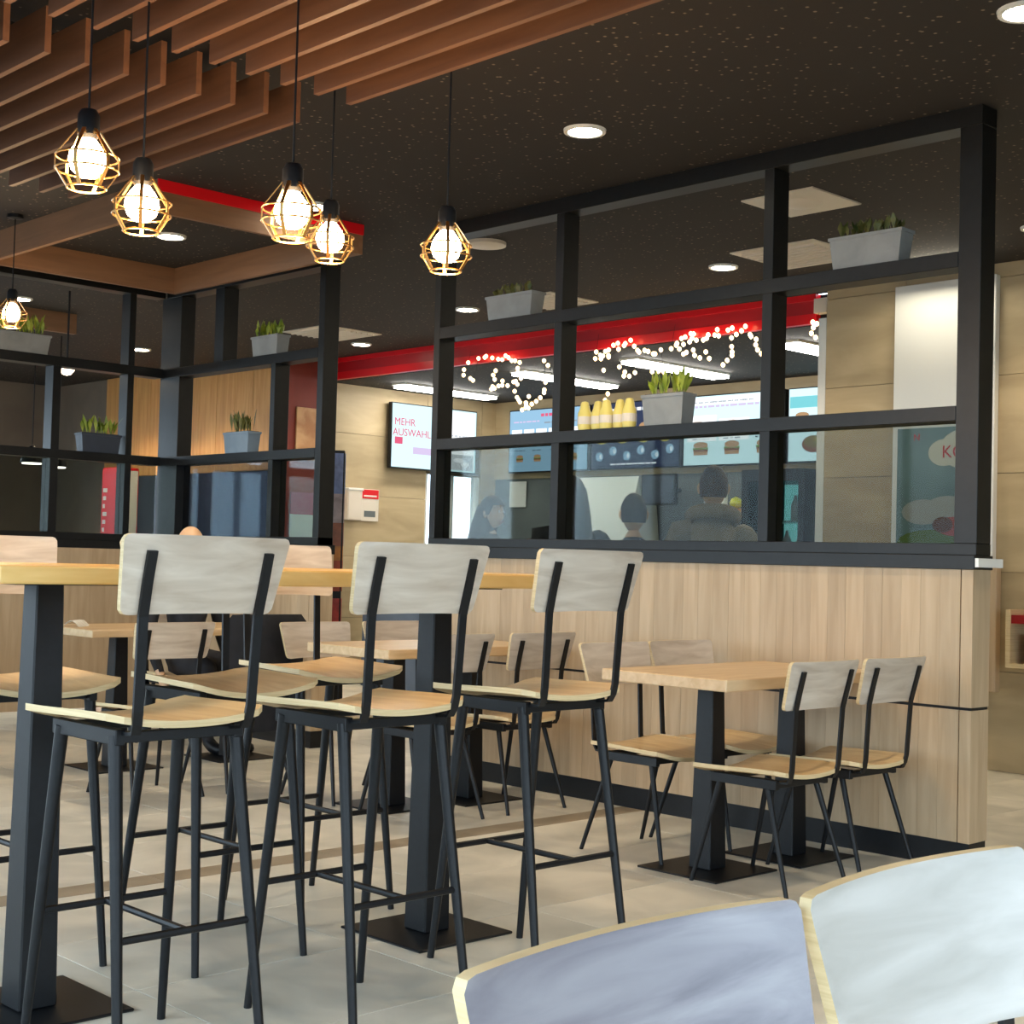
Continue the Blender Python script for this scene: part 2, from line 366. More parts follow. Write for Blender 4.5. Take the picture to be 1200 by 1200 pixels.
tag(pbx('corner_bracket', white_m, (-2.928, -2.912, 5.40, 5.60, 1.210, 1.246), FZ), 'white bracket at the corner of the sill')
FLf = empty('shelving_frame', (-8.3, 5.45, 1.2), 0, 'black shelving frame left of the passage, facing the seats', 'frame')
framebay(FLf, [(-7.46, -7.40, 1.258, ZT), (-7.97, -7.92, ZS, R1a), (-8.66, -8.55, R1b, ZT), (-9.36, -9.1, ZS, ZT)], 5.45, 5.57, -9.3, -7.40)
pane_in(FLf, -9.1, -7.97, 5.52, ZS, R2a, glass_dark); pane_in(FLf, -7.92, -7.46, 5.52, ZS, R2a)
FS = empty('shelving_frame', (-9.3, 4.2, 1.2), 0, 'black shelving frame running off to the left edge of the picture', 'frame')
for nm, z0, z1 in (('sill', Z0, 1.258), ('bottom_rail', 1.258, ZS), ('rail', R2a, R2b), ('rail', R1a, R1b), ('top_rail', ZT, CZ)):
    pbx(nm, black_satin, (-9.42, -9.3, 2.6, 5.44, z0, z1), FS, .002)
for (a, b, z0, z1) in ((4.60, 4.66, ZS, R1a), (5.16, 5.21, ZS, ZT), (3.4, 3.45, ZS, ZT), (2.6, 2.66, ZS, ZT)):
    pbx('post', black_satin, (-9.418, -9.302, a, b, z0, z1), FS, .002)
for (a, b) in ((2.66, 3.4), (3.45, 4.6), (4.66, 5.16), (5.21, 5.44)): pbx('glass_pane', glass, (-9.363, -9.357, a, b, ZS, R2a), FS)
WS = struct('wall_partition_side', bx('wall', stave, (-9.42, -9.3, 2.6, 5.44, .1, 1.2)))

# ------------------------------------------------------------------ ceiling baffles and tray
def slats(x0, x1, label, hx):
    t = empty('slat_ceiling', ((x0+x1)/2, 2.4, 2.8), 0, label, 'slat ceiling')
    for k in range(15):
        y = 3.14-.1416*k
        me = MB().box(-(x1-x0)/2, (x1-x0)/2, -.011, .011, 0, .152).mesh('slat', slatwood)
        obj('slat', me, t, (0, y-2.4, 0))
    for h in hx:
        pbx('carrier_rail', black, (h-.02, h+.02, 1.1, 3.16, 2.953, 2.985), t)
        for y in (1.2, 2.1, 3.0): pbx('hanger', black, (h-.004, h+.004, y-.004, y+.004, 2.985, CZ), t)
slats(-6.25, -4.47, 'left block of brown wooden ceiling slats, hanging behind the pendants', (-5.9, -4.8))
slats(-4.16, 1.8, 'right block of brown wooden ceiling slats, running out of the top edge', (-3.6, -1.8, 0, 1.4))
t = empty('ceiling_tray', (-7.6, 4.46, 2.92), 0, 'square wooden ceiling frame around a dark recess over the left seats', 'ceiling frame')
pbx('beam', beamwood, (-8.62, -6.62, 5.1, 5.13, 2.92, CZ), t); pbx('beam', beamwood, (-8.65, -8.62, 3.8, 5.13, 2.92, CZ), t)
pbx('beam', beamwood, (-8.62, -6.65, 3.8, 3.83, 2.92, CZ), t); pbx('beam', beamwood, (-6.65, -6.62, 3.8, 5.1, 2.92, CZ), t)
pbx('red_edge', red_m, (-6.62, -6.612, 3.8, 5.13, 3.03, CZ), t)
bb = bx('ceiling_beam', beamwood, (-11.0, -10.95, 3.0, 5.6, 2.93, CZ)); tag(bb, 'wooden beam under the ceiling beyond the shelving at far left', 'beam')

# ------------------------------------------------------------------ downlights and vents
def disc(rr, z0, z1, n=24): return MB().lathe([(rr, z0), (rr, z1)], n)
ring_me = MB().lathe([(.075, -.0), (.075, -.012), (.092, -.012), (.095, 0)], 28).mesh('trim_ring', white_m, True)
lens_me = disc(.074, -.008, -.004).mesh('lens', down_m)
DL = [(-4.40, 4.62, 'round ceiling light in front of the middle shelving bay'), (-2.34, 4.60, 'round ceiling light cut by the upper right corner'),
      (-5.73, 7.32, 'round ceiling light seen through the upper middle shelving bay'), (-8.20, 7.37, 'small round ceiling light seen through the upper left bay of the right frame'),
      (-7.75, 4.55, 'round ceiling light inside the wooden ceiling frame'), (-6.46, 4.66, 'round ceiling light beside the pair of close pendants'),
      (-10.6, 4.95, 'round ceiling light beyond the left shelving, next to a caged lamp'), (-3.75, 7.55, 'round ceiling light above the white poster case'), (-.3, 4.6, 'round ceiling light outside the frame at right'),
      (-1.0, 2.0, 'round ceiling light near the camera'), (-10.3, 8.0, 'round ceiling light before the screen wall'), (-12.3, 6.95, 'added ceiling light to brighten the oak board wall, on the right'), (-13.6, 6.95, 'added ceiling light to brighten the oak board wall, on the left')]  # the two oak wall lights are added to wash the boards brighter
for x, y, lb in DL:
    t = empty('ceiling_light', (x, y, CZ), 0, lb, 'light', 'round downlights')
    obj('trim_ring', ring_me, t); obj('lens', lens_me, t)
    lamp('downlight', 'SPOT', (x, y, CZ-.02), 120 if (y > 6.9 and x < -12) else 48, (1, .80, .55), .06, spot=125)
vt = []
def vent(x, y, s, lb, grille):
    t = empty('ceiling_vent', (x, y, CZ), 0, lb, 'vent', 'ceiling vents')
    m = MB().box(-s/2, s/2, -s/2, s/2, -.008, 0); m.build('cover_plate', offwhite, t)
    if grille:
        me = MB().box(-s/2+.04, s/2-.04, -.006, .006, -.022, -.008).mesh('louvre', offwhite)
        for i in range(9): obj('louvre', me, t, (0, -s/2+.07+(s-.14)*i/8, 0))
    else:
        MB().lathe([(.03, -.03), (.09, -.02), (.11, -.008)], 20).build('nozzle', offwhite, t, True)
vent(-4.41, 6.27, .44, 'square ceiling vent with round nozzle in the upper right bay', False)
vent(-5.15, 7.32, .6, 'slatted square ceiling vent just left of the upper right planter', True)
vent(-7.45, 7.5, .5, 'slatted ceiling vent right of the planter in the upper left bay of the right frame', True)
vent(-10.0, 7.45, .6, 'pale square ceiling vent over the passage beside the red fascia', True)
t = tag(MB().lathe([(.12, 0), (.12, -.02), (.06, -.03)], 24).build('smoke_detector', offwhite, None, True, loc=(-6.40, 5.89, CZ)), 'round pale disc on the ceiling beside the rightmost pendant', 'detector')

# ------------------------------------------------------------------ pendants
bulb_me = MB().lathe([(.001, -.056), (.022, -.053), (.042, -.036), (.051, -.01), (.047, .014), (.032, .036), (.021, .05), (.019, .06)], 18).mesh('bulb', bulb_m, True)
cage = MB()
for j in range(6):
    a = 2*math.pi*j/6; ca, sa = math.cos(a), math.sin(a)
    prof = [(.030, .075), (.078, .008), (.085, 0), (.085, -.034), (.078, -.045), (.052, -.085)]
    cage.tube([(r_*ca, r_*sa, z) for r_, z in prof], 0, flat=(.0105, .003, (-sa, ca, 0)))
for rr, z in ((.0845, .0), (.0845, -.036), (.052, -.085)):
    cage.tube([(rr*math.cos(2*math.pi*j/24), rr*math.sin(2*math.pi*j/24), z) for j in range(25)], .0028, 6)
cage_me = cage.mesh('cage', brass)
sock_me = MB().lathe([(.022, .05), (.030, .06), (.030, .115), (.022, .13), (.006, .135)], 16).mesh('socket', black, True)
def pendant(x, y, z, lb, rz=0, hang=True):
    t = empty('pendant_lamp', (x, y, z), rz, lb, 'lamp', 'caged pendant lamps')
    obj('bulb', bulb_me, t); obj('cage', cage_me, t); obj('socket', sock_me, t)
    MB().tube([(0, 0, .13), (0, 0, CZ-z)], .0035, 6).build('cord', black, t)
    MB().lathe([(.045, CZ-z), (.045, CZ-z-.02), (.01, CZ-z-.025)], 16).build('ceiling_cup', black, t, True)
    lamp('pendant_glow', 'POINT', (x, y, z-.13), 7, (1, .66, .36), .05)
pendant(-3.67, 1.89, 2.253, 'caged pendant lamp hanging furthest left over the bar table', .2)
pendant(-3.83, 2.15, 2.203, 'caged pendant lamp second from left, against the wooden ceiling frame', .5)
pendant(-3.43, 2.40, 2.168, 'higher and bigger of the two caged pendant lamps hanging close together', .1)
pendant(-4.19, 3.10, 2.320, 'lower and smaller of the two caged pendant lamps hanging close together', .3)
pendant(-3.64, 3.17, 2.224, 'caged pendant lamp hanging alone in front of the right shelving frame', .39)
pendant(-7.98, 3.68, 2.53, 'caged pendant lamp cut by the left edge of the picture', .2)
t = empty('globe_lamp', (-10.0, 5.05, 2.52), 0, 'small bare globe bulb on a stem beyond the left shelving', 'lamp')
MB().lathe([(.002, -.055), (.03, -.047), (.052, -.02), (.055, .0), (.046, .03), (.022, .05)], 18).build('globe', emis('globe_bulb', (1, .8, .55), 6), t, True)
MB().tube([(0, 0, .05), (0, 0, CZ-2.52)], .008, 8).build('stem', black, t)
for (x, y, z, s, lb) in ((-12.32, 5.92, 1.97, .10, 'black dome lamp with bright underside, left of the frame post'), (-12.16, 6.08, 1.94, .09, 'black dome lamp with bright underside, right of the frame post')):
    t = empty('dome_lamp', (x, y, z), 0, lb, 'lamp', 'black dome lamps')
    MB().lathe([(s, -.02), (s*.9, .04), (s*.5, .1), (.02, .13)], 20).build('shade', black, t, True)
    MB().lathe([(s*.85, -.03), (s*.85, -.02)], 20).build('diffuser', emis('dome_diffuser', (1, .93, .8), 4), t)
    MB().tube([(0, 0, .13), (0, 0, CZ-z)], .006, 6).build('cord', black, t)

# ------------------------------------------------------------------ kitchen lights, fairy lights
for x, lb in ((-10.9, 'leftmost long strip light in the kitchen, above the screen'), (-9.25, 'second strip light from the left in the kitchen'), (-7.95, 'third and longest looking strip light in the kitchen'), (-6.38, 'strip light at the right end of the kitchen')):
    t = empty('strip_light', (x, 9.55, 2.88), 0, lb, 'light', 'kitchen strip lights')
    MB().box(-.1, .1, -.62, .62, -.02, 0).build('housing', white_m, t)
    MB().box(-.09, .09, -.6, .6, -.045, -.02).build('tube', tube_m, t)
G = [[(-9.33,2.89),(-9.35,2.78),(-9.25,2.73),(-9.17,2.91),(-9.07,2.92),(-8.96,2.89),(-8.86,2.91),(-8.77,2.86),(-8.69,2.84),(-8.71,2.76),(-8.96,2.79),(-8.99,2.72),(-9.03,2.64),(-8.89,2.7),(-8.87,2.66),(-8.74,2.68),(-8.64,2.7),(-8.72,2.6),(-8.7,2.53),(-8.61,2.5),(-8.58,2.55),(-8.63,2.44),(-8.55,2.45),(-8.51,2.48),(-8.46,2.5),(-8.4,2.57),(-8.37,2.65),(-8.4,2.83),(-8.36,2.79),(-8.17,2.54),(-8.21,2.44)],
[(-7.83,2.8),(-7.81,2.85),(-7.75,2.79),(-7.7,2.86),(-7.64,2.89),(-7.59,2.9),(-7.54,2.88),(-7.68,2.8),(-7.73,2.85),(-7.57,2.85),(-7.45,2.91),(-7.41,2.86),(-7.36,2.81),(-7.31,2.82),(-7.24,2.79),(-7.15,2.81),(-7.12,2.64),(-7.23,2.65),(-7.42,2.66),(-7.52,2.64),(-7.51,2.67),(-7.55,2.71),(-7.73,2.7),(-7.67,2.51),(-7.69,2.46),(-7.74,2.4),(-7.75,2.38)],
[(-7.05,2.81),(-7.01,2.85),(-6.96,2.88),(-6.93,2.89),(-6.88,2.91),(-6.83,2.9),(-6.89,2.85),(-6.99,2.83),(-6.93,2.76),(-6.83,2.78),(-6.78,2.72),(-6.73,2.76),(-6.7,2.71),(-6.8,2.85),(-6.72,2.86),(-6.69,2.88),(-6.62,2.87),(-6.61,2.91),(-6.48,2.91),(-6.5,2.78),(-6.49,2.74),(-6.47,2.71),(-6.52,2.68),(-6.56,2.65),(-6.44,2.86),(-6.39,2.88),(-6.36,2.91),(-6.33,2.85),(-6.27,2.81),(-6.27,2.77),(-6.24,2.73),(-6.19,2.68)],
[(-5.76,2.87),(-5.78,2.88),(-5.8,2.85),(-5.81,2.81),(-5.78,2.78)]]
led_me = MB().lathe([(.004, -.017), (.016, -.006), (.016, .008), (.006, .018)], 6).mesh('led_bulb', led_m)
for g, lb in zip(G, ('tangle of warm fairy lights hanging furthest left under the red fascia', 'clump of warm fairy lights in the middle under the red fascia', 'garland of warm fairy lights under the right part of the red fascia', 'short string of five fairy lights at the right end of the red fascia')):
    t = empty('fairy_lights', (g[0][0], 8.40, g[0][1]), 0, lb, 'string lights', 'fairy lights under the red fascia')
    P = []
    for i in range(len(g)):
        a = g[i]; b = g[min(i+1, len(g)-1)]; P.append(a)
        dd = math.hypot(a[0]-b[0], a[1]-b[1]); n = int(dd/.07) if dd < .16 else 0
        for k in range(1, n+1):
            q = k/(n+1); P.append((a[0]+(b[0]-a[0])*q + random.uniform(-.012, .012), a[1]+(b[1]-a[1])*q + random.uniform(-.02, .01)))
    W3 = [Vector((x-g[0][0], random.uniform(-.02, .02), z-g[0][1])) for x, z in P]
    w = MB(); w.tube(W3, .0015, 4)
    w.tube([(0, .04, 3.0-g[0][1]), W3[0]], .0015, 4); w.build('wire', black, t)
    for p in W3: obj('led_bulb', led_me, t, p)

# ------------------------------------------------------------------ screens
def textobj(s, size, mat, parent, loc, rot, name='lettering', ext=.001):
    c = bpy.data.curves.new(name, 'FONT'); c.body = s; c.size = size; c.extrude = ext; c.align_x = 'CENTER'; c.align_y = 'CENTER'
    o = bpy.data.objects.new(name, c); col.objects.link(o)
    bpy.context.view_layer.update()
    me = bpy.data.meshes.new_from_object(o.evaluated_get(bpy.context.evaluated_depsgraph_get()))
    bpy.data.objects.remove(o); me.materials.clear(); me.materials.append(mat)
    return obj(name, me, parent, loc, rot)
# local frame of a screen: x right, z up, the picture faces -y
def screen(name, loc, rz, w, h, lb, base, items, group=None, back=.06, tilt=0):
    t = empty(name, loc, rz, lb, 'screen', group); t.rotation_euler = (tilt, 0, rz)
    MB().box(-w/2-.012, w/2+.012, 0, back, -h/2-.012, h/2+.012).build('housing', black, t, bevel=.003)
    MB().box(-w/2, w/2, -.003, 0, -h/2, h/2).build('display', scr[base], t)
    by = {}
    for it in items:
        k, x, z, a, b = it[:5]
        m = by.setdefault(k, MB())
        if len(it) > 5:  # ellipse
            n = 14; vs = []; 
            for yy in (-.005, -.003): vs += [(x+a/2*math.cos(2*math.pi*i/n), yy, z+b/2*math.sin(2*math.pi*i/n)) for i in range(n)]
            m.add(vs, [tuple(range(n)), tuple(range(2*n-1, n-1, -1))]+[(i, (i+1) % n, n+(i+1) % n, n+i) for i in range(n)])
        else: m.box(x-a/2, x+a/2, -.005, -.003, z-b/2, z+b/2)
    for k, m in by.items(): m.build('picture', scr[k], t)
    return t
def burger(x, z, s): return [('bun', x, z+.25*s, s, .4*s, 1), ('green', x, z+.08*s, 1.08*s, .1*s), ('meat', x, z-.02*s, 1.0*s, .14*s), ('bun', x, z-.18*s, .95*s, .2*s)]
def textline(k, x, z, w, h=.014):
    out = []; xx = x-w/2
    while xx < x+w/2-.02:
        l = random.uniform(.03, .09); l = min(l, x+w/2-xx); out.append((k, xx+l/2, z, l, h)); xx += l+.015
    return out
t = screen('wall_screen', (-11.3, 9.76, 2.42), R(90), 1.13, .635, 'bright wall screen reading MEHR AUSWAHL, tilted on the sandy wall', 'ice',
    [('white', .36, 0, .36, .60)] + textline('grey', .36, .05, .3, .02) + textline('grey', .36, -.02, .3, .01) + [('grey', .36, -.22, .34, .16), ('white', .33, -.2, .15, .05, 1), ('white', .42, -.24, .12, .06, 1)] +
    [('pink', -.48, -.05, .10, .07), ('lilac', -.12, -.14, .34, .07)], back=.05)
textobj('MEHR', .105, scr['pink'], t, (-.405, -.006, .135), (R(90), 0, 0))
textobj('AUSWAHL', .105, scr['pink'], t, (-.31, -.006, .03), (R(90), 0, 0))
MB().box(-.3, .3, .05, .1, -.2, .2).build('wall_mount', black, t)
b1 = textline('pink', .05, .26, .3, .03) + textline('lilac', -.3, .2, .4) + textline('grey', .2, .18, .5)
for i in range(6): b1 += [('white', -.45+.18*i, .06, .15, .12)] + textline('text', -.45+.18*i, -.02, .12, .008)
for i in range(4): b1 += burger(-.4+.26*i, -.19, .1) + textline('text', -.4+.26*i, -.1, .15, .008)
screen('menu_board', (-10.53, 10.62, 2.445), 0, 1.12, .635, 'pale blue menu screen at the left end, partly behind fairy lights', 'blue', b1, 'menu screens above the kitchen')
b2 = []
for i in range(6): b2 += [('blue', -.45+.18*i, -.2+.05*(i % 2), .10, .09, 1), ('white', -.45+.18*i+.02, -.2+.05*(i % 2), .04, .05, 1)]
for i in range(4): b2 += [('yellow', -.42+.27*i, -.05, .13, .06, 1), ('green', -.36+.27*i, -.03, .06, .05, 1), ('bun', -.40+.27*i, .08, .16, .08, 1)]
b2 += textline('white', 0, -.28, .6, .012) + textline('white', 0, .25, .8, .03)
screen('menu_board', (-9.35, 10.62, 2.445), 0, 1.12, .635, 'dark navy menu screen with small food pictures, behind the yellow bottles', 'navy', b2, 'menu screens above the kitchen')
b3 = [('white', 0, .27, 1.08, .07), ('white', -.35, .02, .34, .24), ('white', .02, .0, .34, .2)] + textline('lilac', 0, .22, 1.0, .02) + textline('grey', -.1, .26, .7, .015)
b3 += burger(-.4, .02, .16) + burger(0, .03, .13) + [('green', .38, .04, .2, .08, 1), ('yellow', .4, .03, .12, .04, 1)]
for i in range(3): b3 += burger(-.36+.36*i, -.18, .17) + textline('text', -.36+.36*i, -.08, .2, .012)
screen('menu_board', (-8.17, 10.62, 2.445), 0, 1.12, .635, 'light blue menu screen with three burgers, above the man in the hoodie', 'ice', b3, 'menu screens above the kitchen')
b4 = [('teal', -.4, .2, .3, .1)] + burger(-.42, .05, .14) + textline('pink', -.3, -.02, .4, .02) + [('meat', -.3, -.17, .24, .15, 1), ('green', -.3, -.15, .2, .1, 1), ('yellow', -.27, -.13, .07, .03, 1)] + textline('text', .2, .1, .5, .02) + burger(.3, -.1, .2)
screen('menu_board', (-6.99, 10.62, 2.445), 0, 1.12, .635, 'light blue menu screen with a green salad bowl at the right end', 'ice', b4, 'menu screens above the kitchen')

# ------------------------------------------------------------------ kitchen equipment (seen through the glass)
def box_thing(name, loc, dims, mat, lb, cat, bevel=.004, group=None):
    o = MB().box(-dims[0]/2, dims[0]/2, -dims[1]/2, dims[1]/2, 0, dims[2]).build(name, mat, None, bevel=bevel, loc=loc); return tag(o, lb, cat, group)
t = empty('service_counter', (-8.6, 8.75, 0), 0, 'long grey service counter in front of the kitchen', 'counter')
MB().box(-2.2, 2.4, -.25, .25, 0, 1.16).build('body', slate_m, t); MB().box(-2.25, 2.45, -.28, .28, 1.16, 1.2).build('worktop', steel, t, bevel=.004)
t = empty('extractor_hood', (-9.55, 10.35, 0), 0, 'pale sloping extractor hood in the kitchen behind the dark heads', 'hood')
MB().add([(-.5,.33,1.3),(.5,.33,1.3),(.5,-.2,1.3),(-.5,-.2,1.3),(-.38,.33,2.03),(.42,.33,2.03),(.42,.1,2.03),(-.38,.1,2.03)], [(0,1,2,3),(4,7,6,5),(0,4,5,1),(1,5,6,2),(2,6,7,3),(3,7,4,0)]).build('canopy', principled('hood_white', srgb(196, 200, 190), .35), t)
MB().box(-.5, .5, -.2, .33, 0, 1.29).build('base_cabinet', steel, t)
t = empty('kitchen_monitor', (-8.85, 10.4, 1.75), R(-4), 'dark flat monitor beside the hood, left of the man in the hoodie', 'monitor')
MB().box(-.22, .22, 0, .04, 0, .29).build('panel', black, t, bevel=.004); MB().box(-.2, .2, -.002, 0, .02, .27).build('display', slate_m, t); MB().tube([(0, .04, .15), (0, .3, .15)], .02, 8).build('arm', black, t)
t = empty('wall_shelf', (-8.0, 10.55, 1.66), 0, 'brown wooden wall shelf with bottles, right of the hoodie', 'shelf')
MB().box(-.42, .42, -.15, .15, 0, .05).build('board', stave_warm, t); MB().box(-.4, -.36, -.1, .15, -.12, 0).build('bracket', black, t); MB().box(.36, .4, -.1, .15, -.12, 0).build('bracket', black, t)
bprof = [(.035, 0), (.038, .02), (.038, .14), (.014, .19), (.014, .22)]
bot_me = MB().lathe(bprof, 14).mesh('bottle', principled('milk_white', srgb(225, 228, 224), .3), True)
for k, (x, w_) in enumerate(((-8.34, 'leftmost'), (-8.25, 'second'), (-8.16, 'rightmost'))):
    o = obj('sauce_bottle', bot_me, None, (x, 10.5, 1.71)); tag(o, w_+' of three white sauce bottles on the kitchen shelf', 'bottle', 'sauce bottles on the kitchen shelf'); 
    MB().lathe([(.016, .0), (.016, .03), (.005, .06)], 10).build('cap', white_m, o, loc=(0, 0, .22))
lemon_m = principled('lemon', srgb(214, 214, 40), .4)
tag(MB().lathe([(.004, 0), (.05, .02), (.06, .05), (.045, .09), (.004, .11)], 14).build('lemon', lemon_m, None, True, loc=(-8.02, 10.5, 1.71)), 'yellow lemon on the kitchen shelf beside the white bottles', 'fruit')
o = MB().lathe([(.05, 0), (.06, .14)], 14).build('cup', principled('cup_yellow', srgb(190, 200, 80), .4), None, True, loc=(-7.85, 10.5, 1.71)); tag(o, 'yellow green cup at the right end of the kitchen shelf', 'cup')
t = empty('drinks_fridge', (-7.3, 10.35, 0), 0, 'glass door drinks fridge glowing turquoise at the right of the kitchen', 'fridge')
m = MB().box(-.32, -.26, -.3, .3, 0, 2.02).box(.26, .32, -.3, .3, 0, 2.02).box(-.26, .26, -.3, .3, 0, 1.0).box(-.26, .26, -.3, .3, 1.92, 2.02).box(-.26, .26, .26, .3, 1.0, 1.92); m.build('cabinet', black, t)
MB().box(-.26, .26, .24, .26, 1.0, 1.92).build('back_light', emis('fridge_glow', (.22, .75, .78), .9), t)
for z in (1.28, 1.58): MB().box(-.26, .26, -.2, .24, z, z+.012).build('shelf', steel, t)
MB().box(-.26, .26, -.28, -.275, 1.0, 1.92).build('door', glass, t)
FB = ['left bottle on the floor', 'middle bottle on the floor', 'right bottle on the floor', 'left bottle on the middle shelf', 'right bottle on the middle shelf', 'left bottle on the top shelf', 'right bottle on the top shelf']
for k, (x, z) in enumerate(((-.15, 1.0), (-.03, 1.0), (.1, 1.0), (-.02, 1.292), (.12, 1.292), (-.12, 1.592), (.06, 1.592))):
    o = obj('water_bottle', bot_me, None, (-7.3+x, 10.3, z)); tag(o, FB[k]+' in the glowing drinks fridge', 'bottle', 'bottles in the drinks fridge')
bx_ = box_thing('wall_sheet', (-11.03, 10.70, 1.76), (.25, .012, .27), white_m, 'white sheet on the kitchen wall right of the long haired woman', 'notice')
tag(bx_, kind=None)
t = empty('till_station', (-8.62, 8.72, 1.2), R(8), 'white till with an orange and red top on the counter, beside the woman', 'till')
MB().box(-.24, .24, -.12, .12, .1, .16).build('tray', white_m, t, bevel=.006); MB().box(-.2, -.06, -.1, .1, 0, .1).build('base', white_m, t, bevel=.006); MB().box(-.14, .2, -.1, .1, .16, .18).build('top_panel', principled('orange_red', srgb(216, 90, 50), .4), t)
MB().box(.16, .2, -.1, .1, 0, .1).build('leg', white_m, t)
o = MB().box(-.06, .06, -.03, .03, 0, .2).build('card_terminal', white_m, None, bevel=.01, loc=(-8.0, 8.6, 1.2)); tag(o, 'white card terminal on the counter, right of the till', 'terminal')
for x, lb in ((-6.9, 'green lime bowl on the counter beside the hoodie'), (-6.45, 'green lime bowl on the counter in front of the fridge')):
    t = empty('lime_bowl', (x, 8.65, 1.2), 0, lb, 'bowl'); MB().lathe([(.05, 0), (.1, .06), (.105, .07)], 18).build('bowl', white_m, t, True)
    MB().lathe([(.095, .06), (.07, .11), (.01, .13)], 14).build('limes', lemon_m, t, True)

# ------------------------------------------------------------------ poster case, wall box, notices
t = empty('poster_case', (-4.70, 8.28, 1.235), 0, 'tall white poster case on the sandy wall behind the right bay', 'poster case')
MB().box(-.35, .35, -.05, 0, 0, 1.78).build('frame', white_m, t, bevel=.004)
MB().box(-.31, .31, -.054, -.05, .05, .86).build('poster', noisy('poster_sky', srgb(84, 112, 116), srgb(112, 140, 142), .4, ns=2), t)
pp = bpy.data.materials
def flat(nm, shapes, mat, y=-.056):
    m = MB()
    for q_, (x, z, a, b) in enumerate(shapes):
        n = 16; vs = []
        for yy in (y-.0006*q_, -.054): vs += [(x+a/2*math.cos(2*math.pi*i/n), yy, z+b/2*math.sin(2*math.pi*i/n)) for i in range(n)]
        m.add(vs, [tuple(range(n)), tuple(range(2*n-1, n-1, -1))]+[(i, (i+1) % n, n+(i+1) % n, n+i) for i in range(n)])
    return m.build(nm, mat, t)
flat('cloud', [(.02, .70, .22, .17), (.14, .72, .3, .24), (.23, .68, .14, .16)], principled('cloud_cream', srgb(206, 206, 190), .5))
flat('meadow', [(-.05, .14, .50, .16), (.08, .13, .44, .14)], principled('meadow', srgb(86, 112, 44), .5), -.0562)
flat('hills', [(-.12, .33, .3, .16), (.05, .36, .3, .14)], principled('hills', srgb(156, 160, 156), .5), -.0575)
flat('crate', [(.1, .24, .26, .12), (.2, .26, .16, .16)], principled('crate_red', srgb(170, 74, 56), .5), -.0595)
flat('crate_dark', [(.02, .25, .14, .10)], principled('crate_brown', srgb(96, 56, 30), .5), -.061)
textobj('K\u00d6N', .11, principled('print_red', srgb(196, 50, 50), .5), t, (.13, -.060, .70), (R(90), 0, 0))
textobj('N', .06, MATS['print_red'], t, (-.17, -.059, .80), (R(90), 0, 0))
MB().box(.05, .28, -.056, -.054, .07, .09).build('small_print', offwhite, t)
lamp('poster_light', 'AREA', (-4.7, 8.02, 3.07), 5.5, (1, .9, .7), .62, (R(-25), 0, 0), .05)
t = empty('wall_box', (-3.90, 8.28, .64), 0, 'pale wooden wall box holding red packs at the right edge', 'wall box')
m = MB().box(-.28, -.25, -.2, 0, 0, .34).box(.25, .28, -.2, 0, 0, .34).box(-.25, .25, -.2, 0, 0, .025).box(-.25, .25, -.02, 0, .025, .34); m.build('box', plyedge, t)
MB().box(-.25, .25, -.19, -.02, .26, .31).build('red_band', principled('deep_red', srgb(150, 22, 24), .4), t)
o = box_thing('red_pack', (-3.88, 8.16, .666), (.38, .1, .18), MATS['deep_red'], 'red pack lying in the wooden wall box at the right edge', 'pack')
t = box_thing('wall_panel', (-4.56, 8.22, .48), (.52, .06, .78), stave, 'oak panel hanging on the far wall just behind the partition corner', 'panel')
o = empty('paper_dispenser', (-11.4, 8.78, 1.55), R(90), 'white tall dispenser on the sandy wall below the screen', 'dispenser')
MB().box(-.09, .09, -.08, 0, 0, .31).build('body', offwhite, o, bevel=.01); MB().box(-.095, .095, -.09, 0, .29, .315).build('lid', white_m, o, bevel=.005)
o = empty('wall_notice', (-11.4, 9.01, 1.55), R(90), 'small notice with a red header on the wall below the screen', 'notice')
MB().box(-.11, .11, -.015, 0, 0, .315).build('sheet', offwhite, o); MB().box(-.105, .105, -.018, -.015, .22, .31).build('red_header', red_m, o)
MB().box(-.08, .08, -.019, -.018, .24, .255).build('header_text', white_m, o); MB().box(-.07, .07, -.017, -.015, .04, .1).build('small_print', kitchen_grey, o)
# narrow photo column beside the left frame end, red cooler, menu totem
t = empty('photo_totem', (-8.16, 6.1, 0), R(52), 'narrow display column with food photos beside the black frame end', 'display')
MB().box(-.10, .10, -.05, .05, 0, 1.92).build('column', black, t, bevel=.005)
for nm, z0, z1, c in (('sky_photo', 1.62, 1.90, (122, 140, 190)), ('cup_photo', 1.42, 1.62, (170, 150, 150)), ('burger_photo', 1.26, 1.42, (150, 80, 40)), ('cheese_photo', 1.16, 1.26, (206, 132, 40)), ('fries_photo', .95, 1.16, (196, 84, 40)), ('lower_photo', .62, .9, (190, 60, 50))):
    MB().box(-.09, .09, -.056, -.05, z0, z1).box(.1, .106, -.04, .04, z0, z1).build(nm, noisy('print_'+nm, srgb(*c), srgb(*[int(v*.8) for v in c]), .4, ns=14), t)
t = empty('drinks_cooler', (-13.45, 7.42, 0), 0, 'red drinks cooler with white lettering beyond the left shelving', 'cooler')
MB().box(-.16, .16, -.12, .12, 0, 2.03).build('cabinet', red_m, t, bevel=.01); MB().box(.16, .17, -.1, .1, .1, 2.0).build('door', white_m, t)
for k in range(6): MB().box(-.12, -.08+.02*(k % 3), -.123, -.12, 1.38+.08*k, 1.42+.08*k).build('lettering', white_m, t)
o = box_thing('framed_picture', (-11.38, 8.24, 2.1), (.02, .3, .5), noisy('picture_print', srgb(176, 120, 70), srgb(206, 160, 110), .5, ns=5), 'brown framed picture on the dark red wall panel', 'picture')
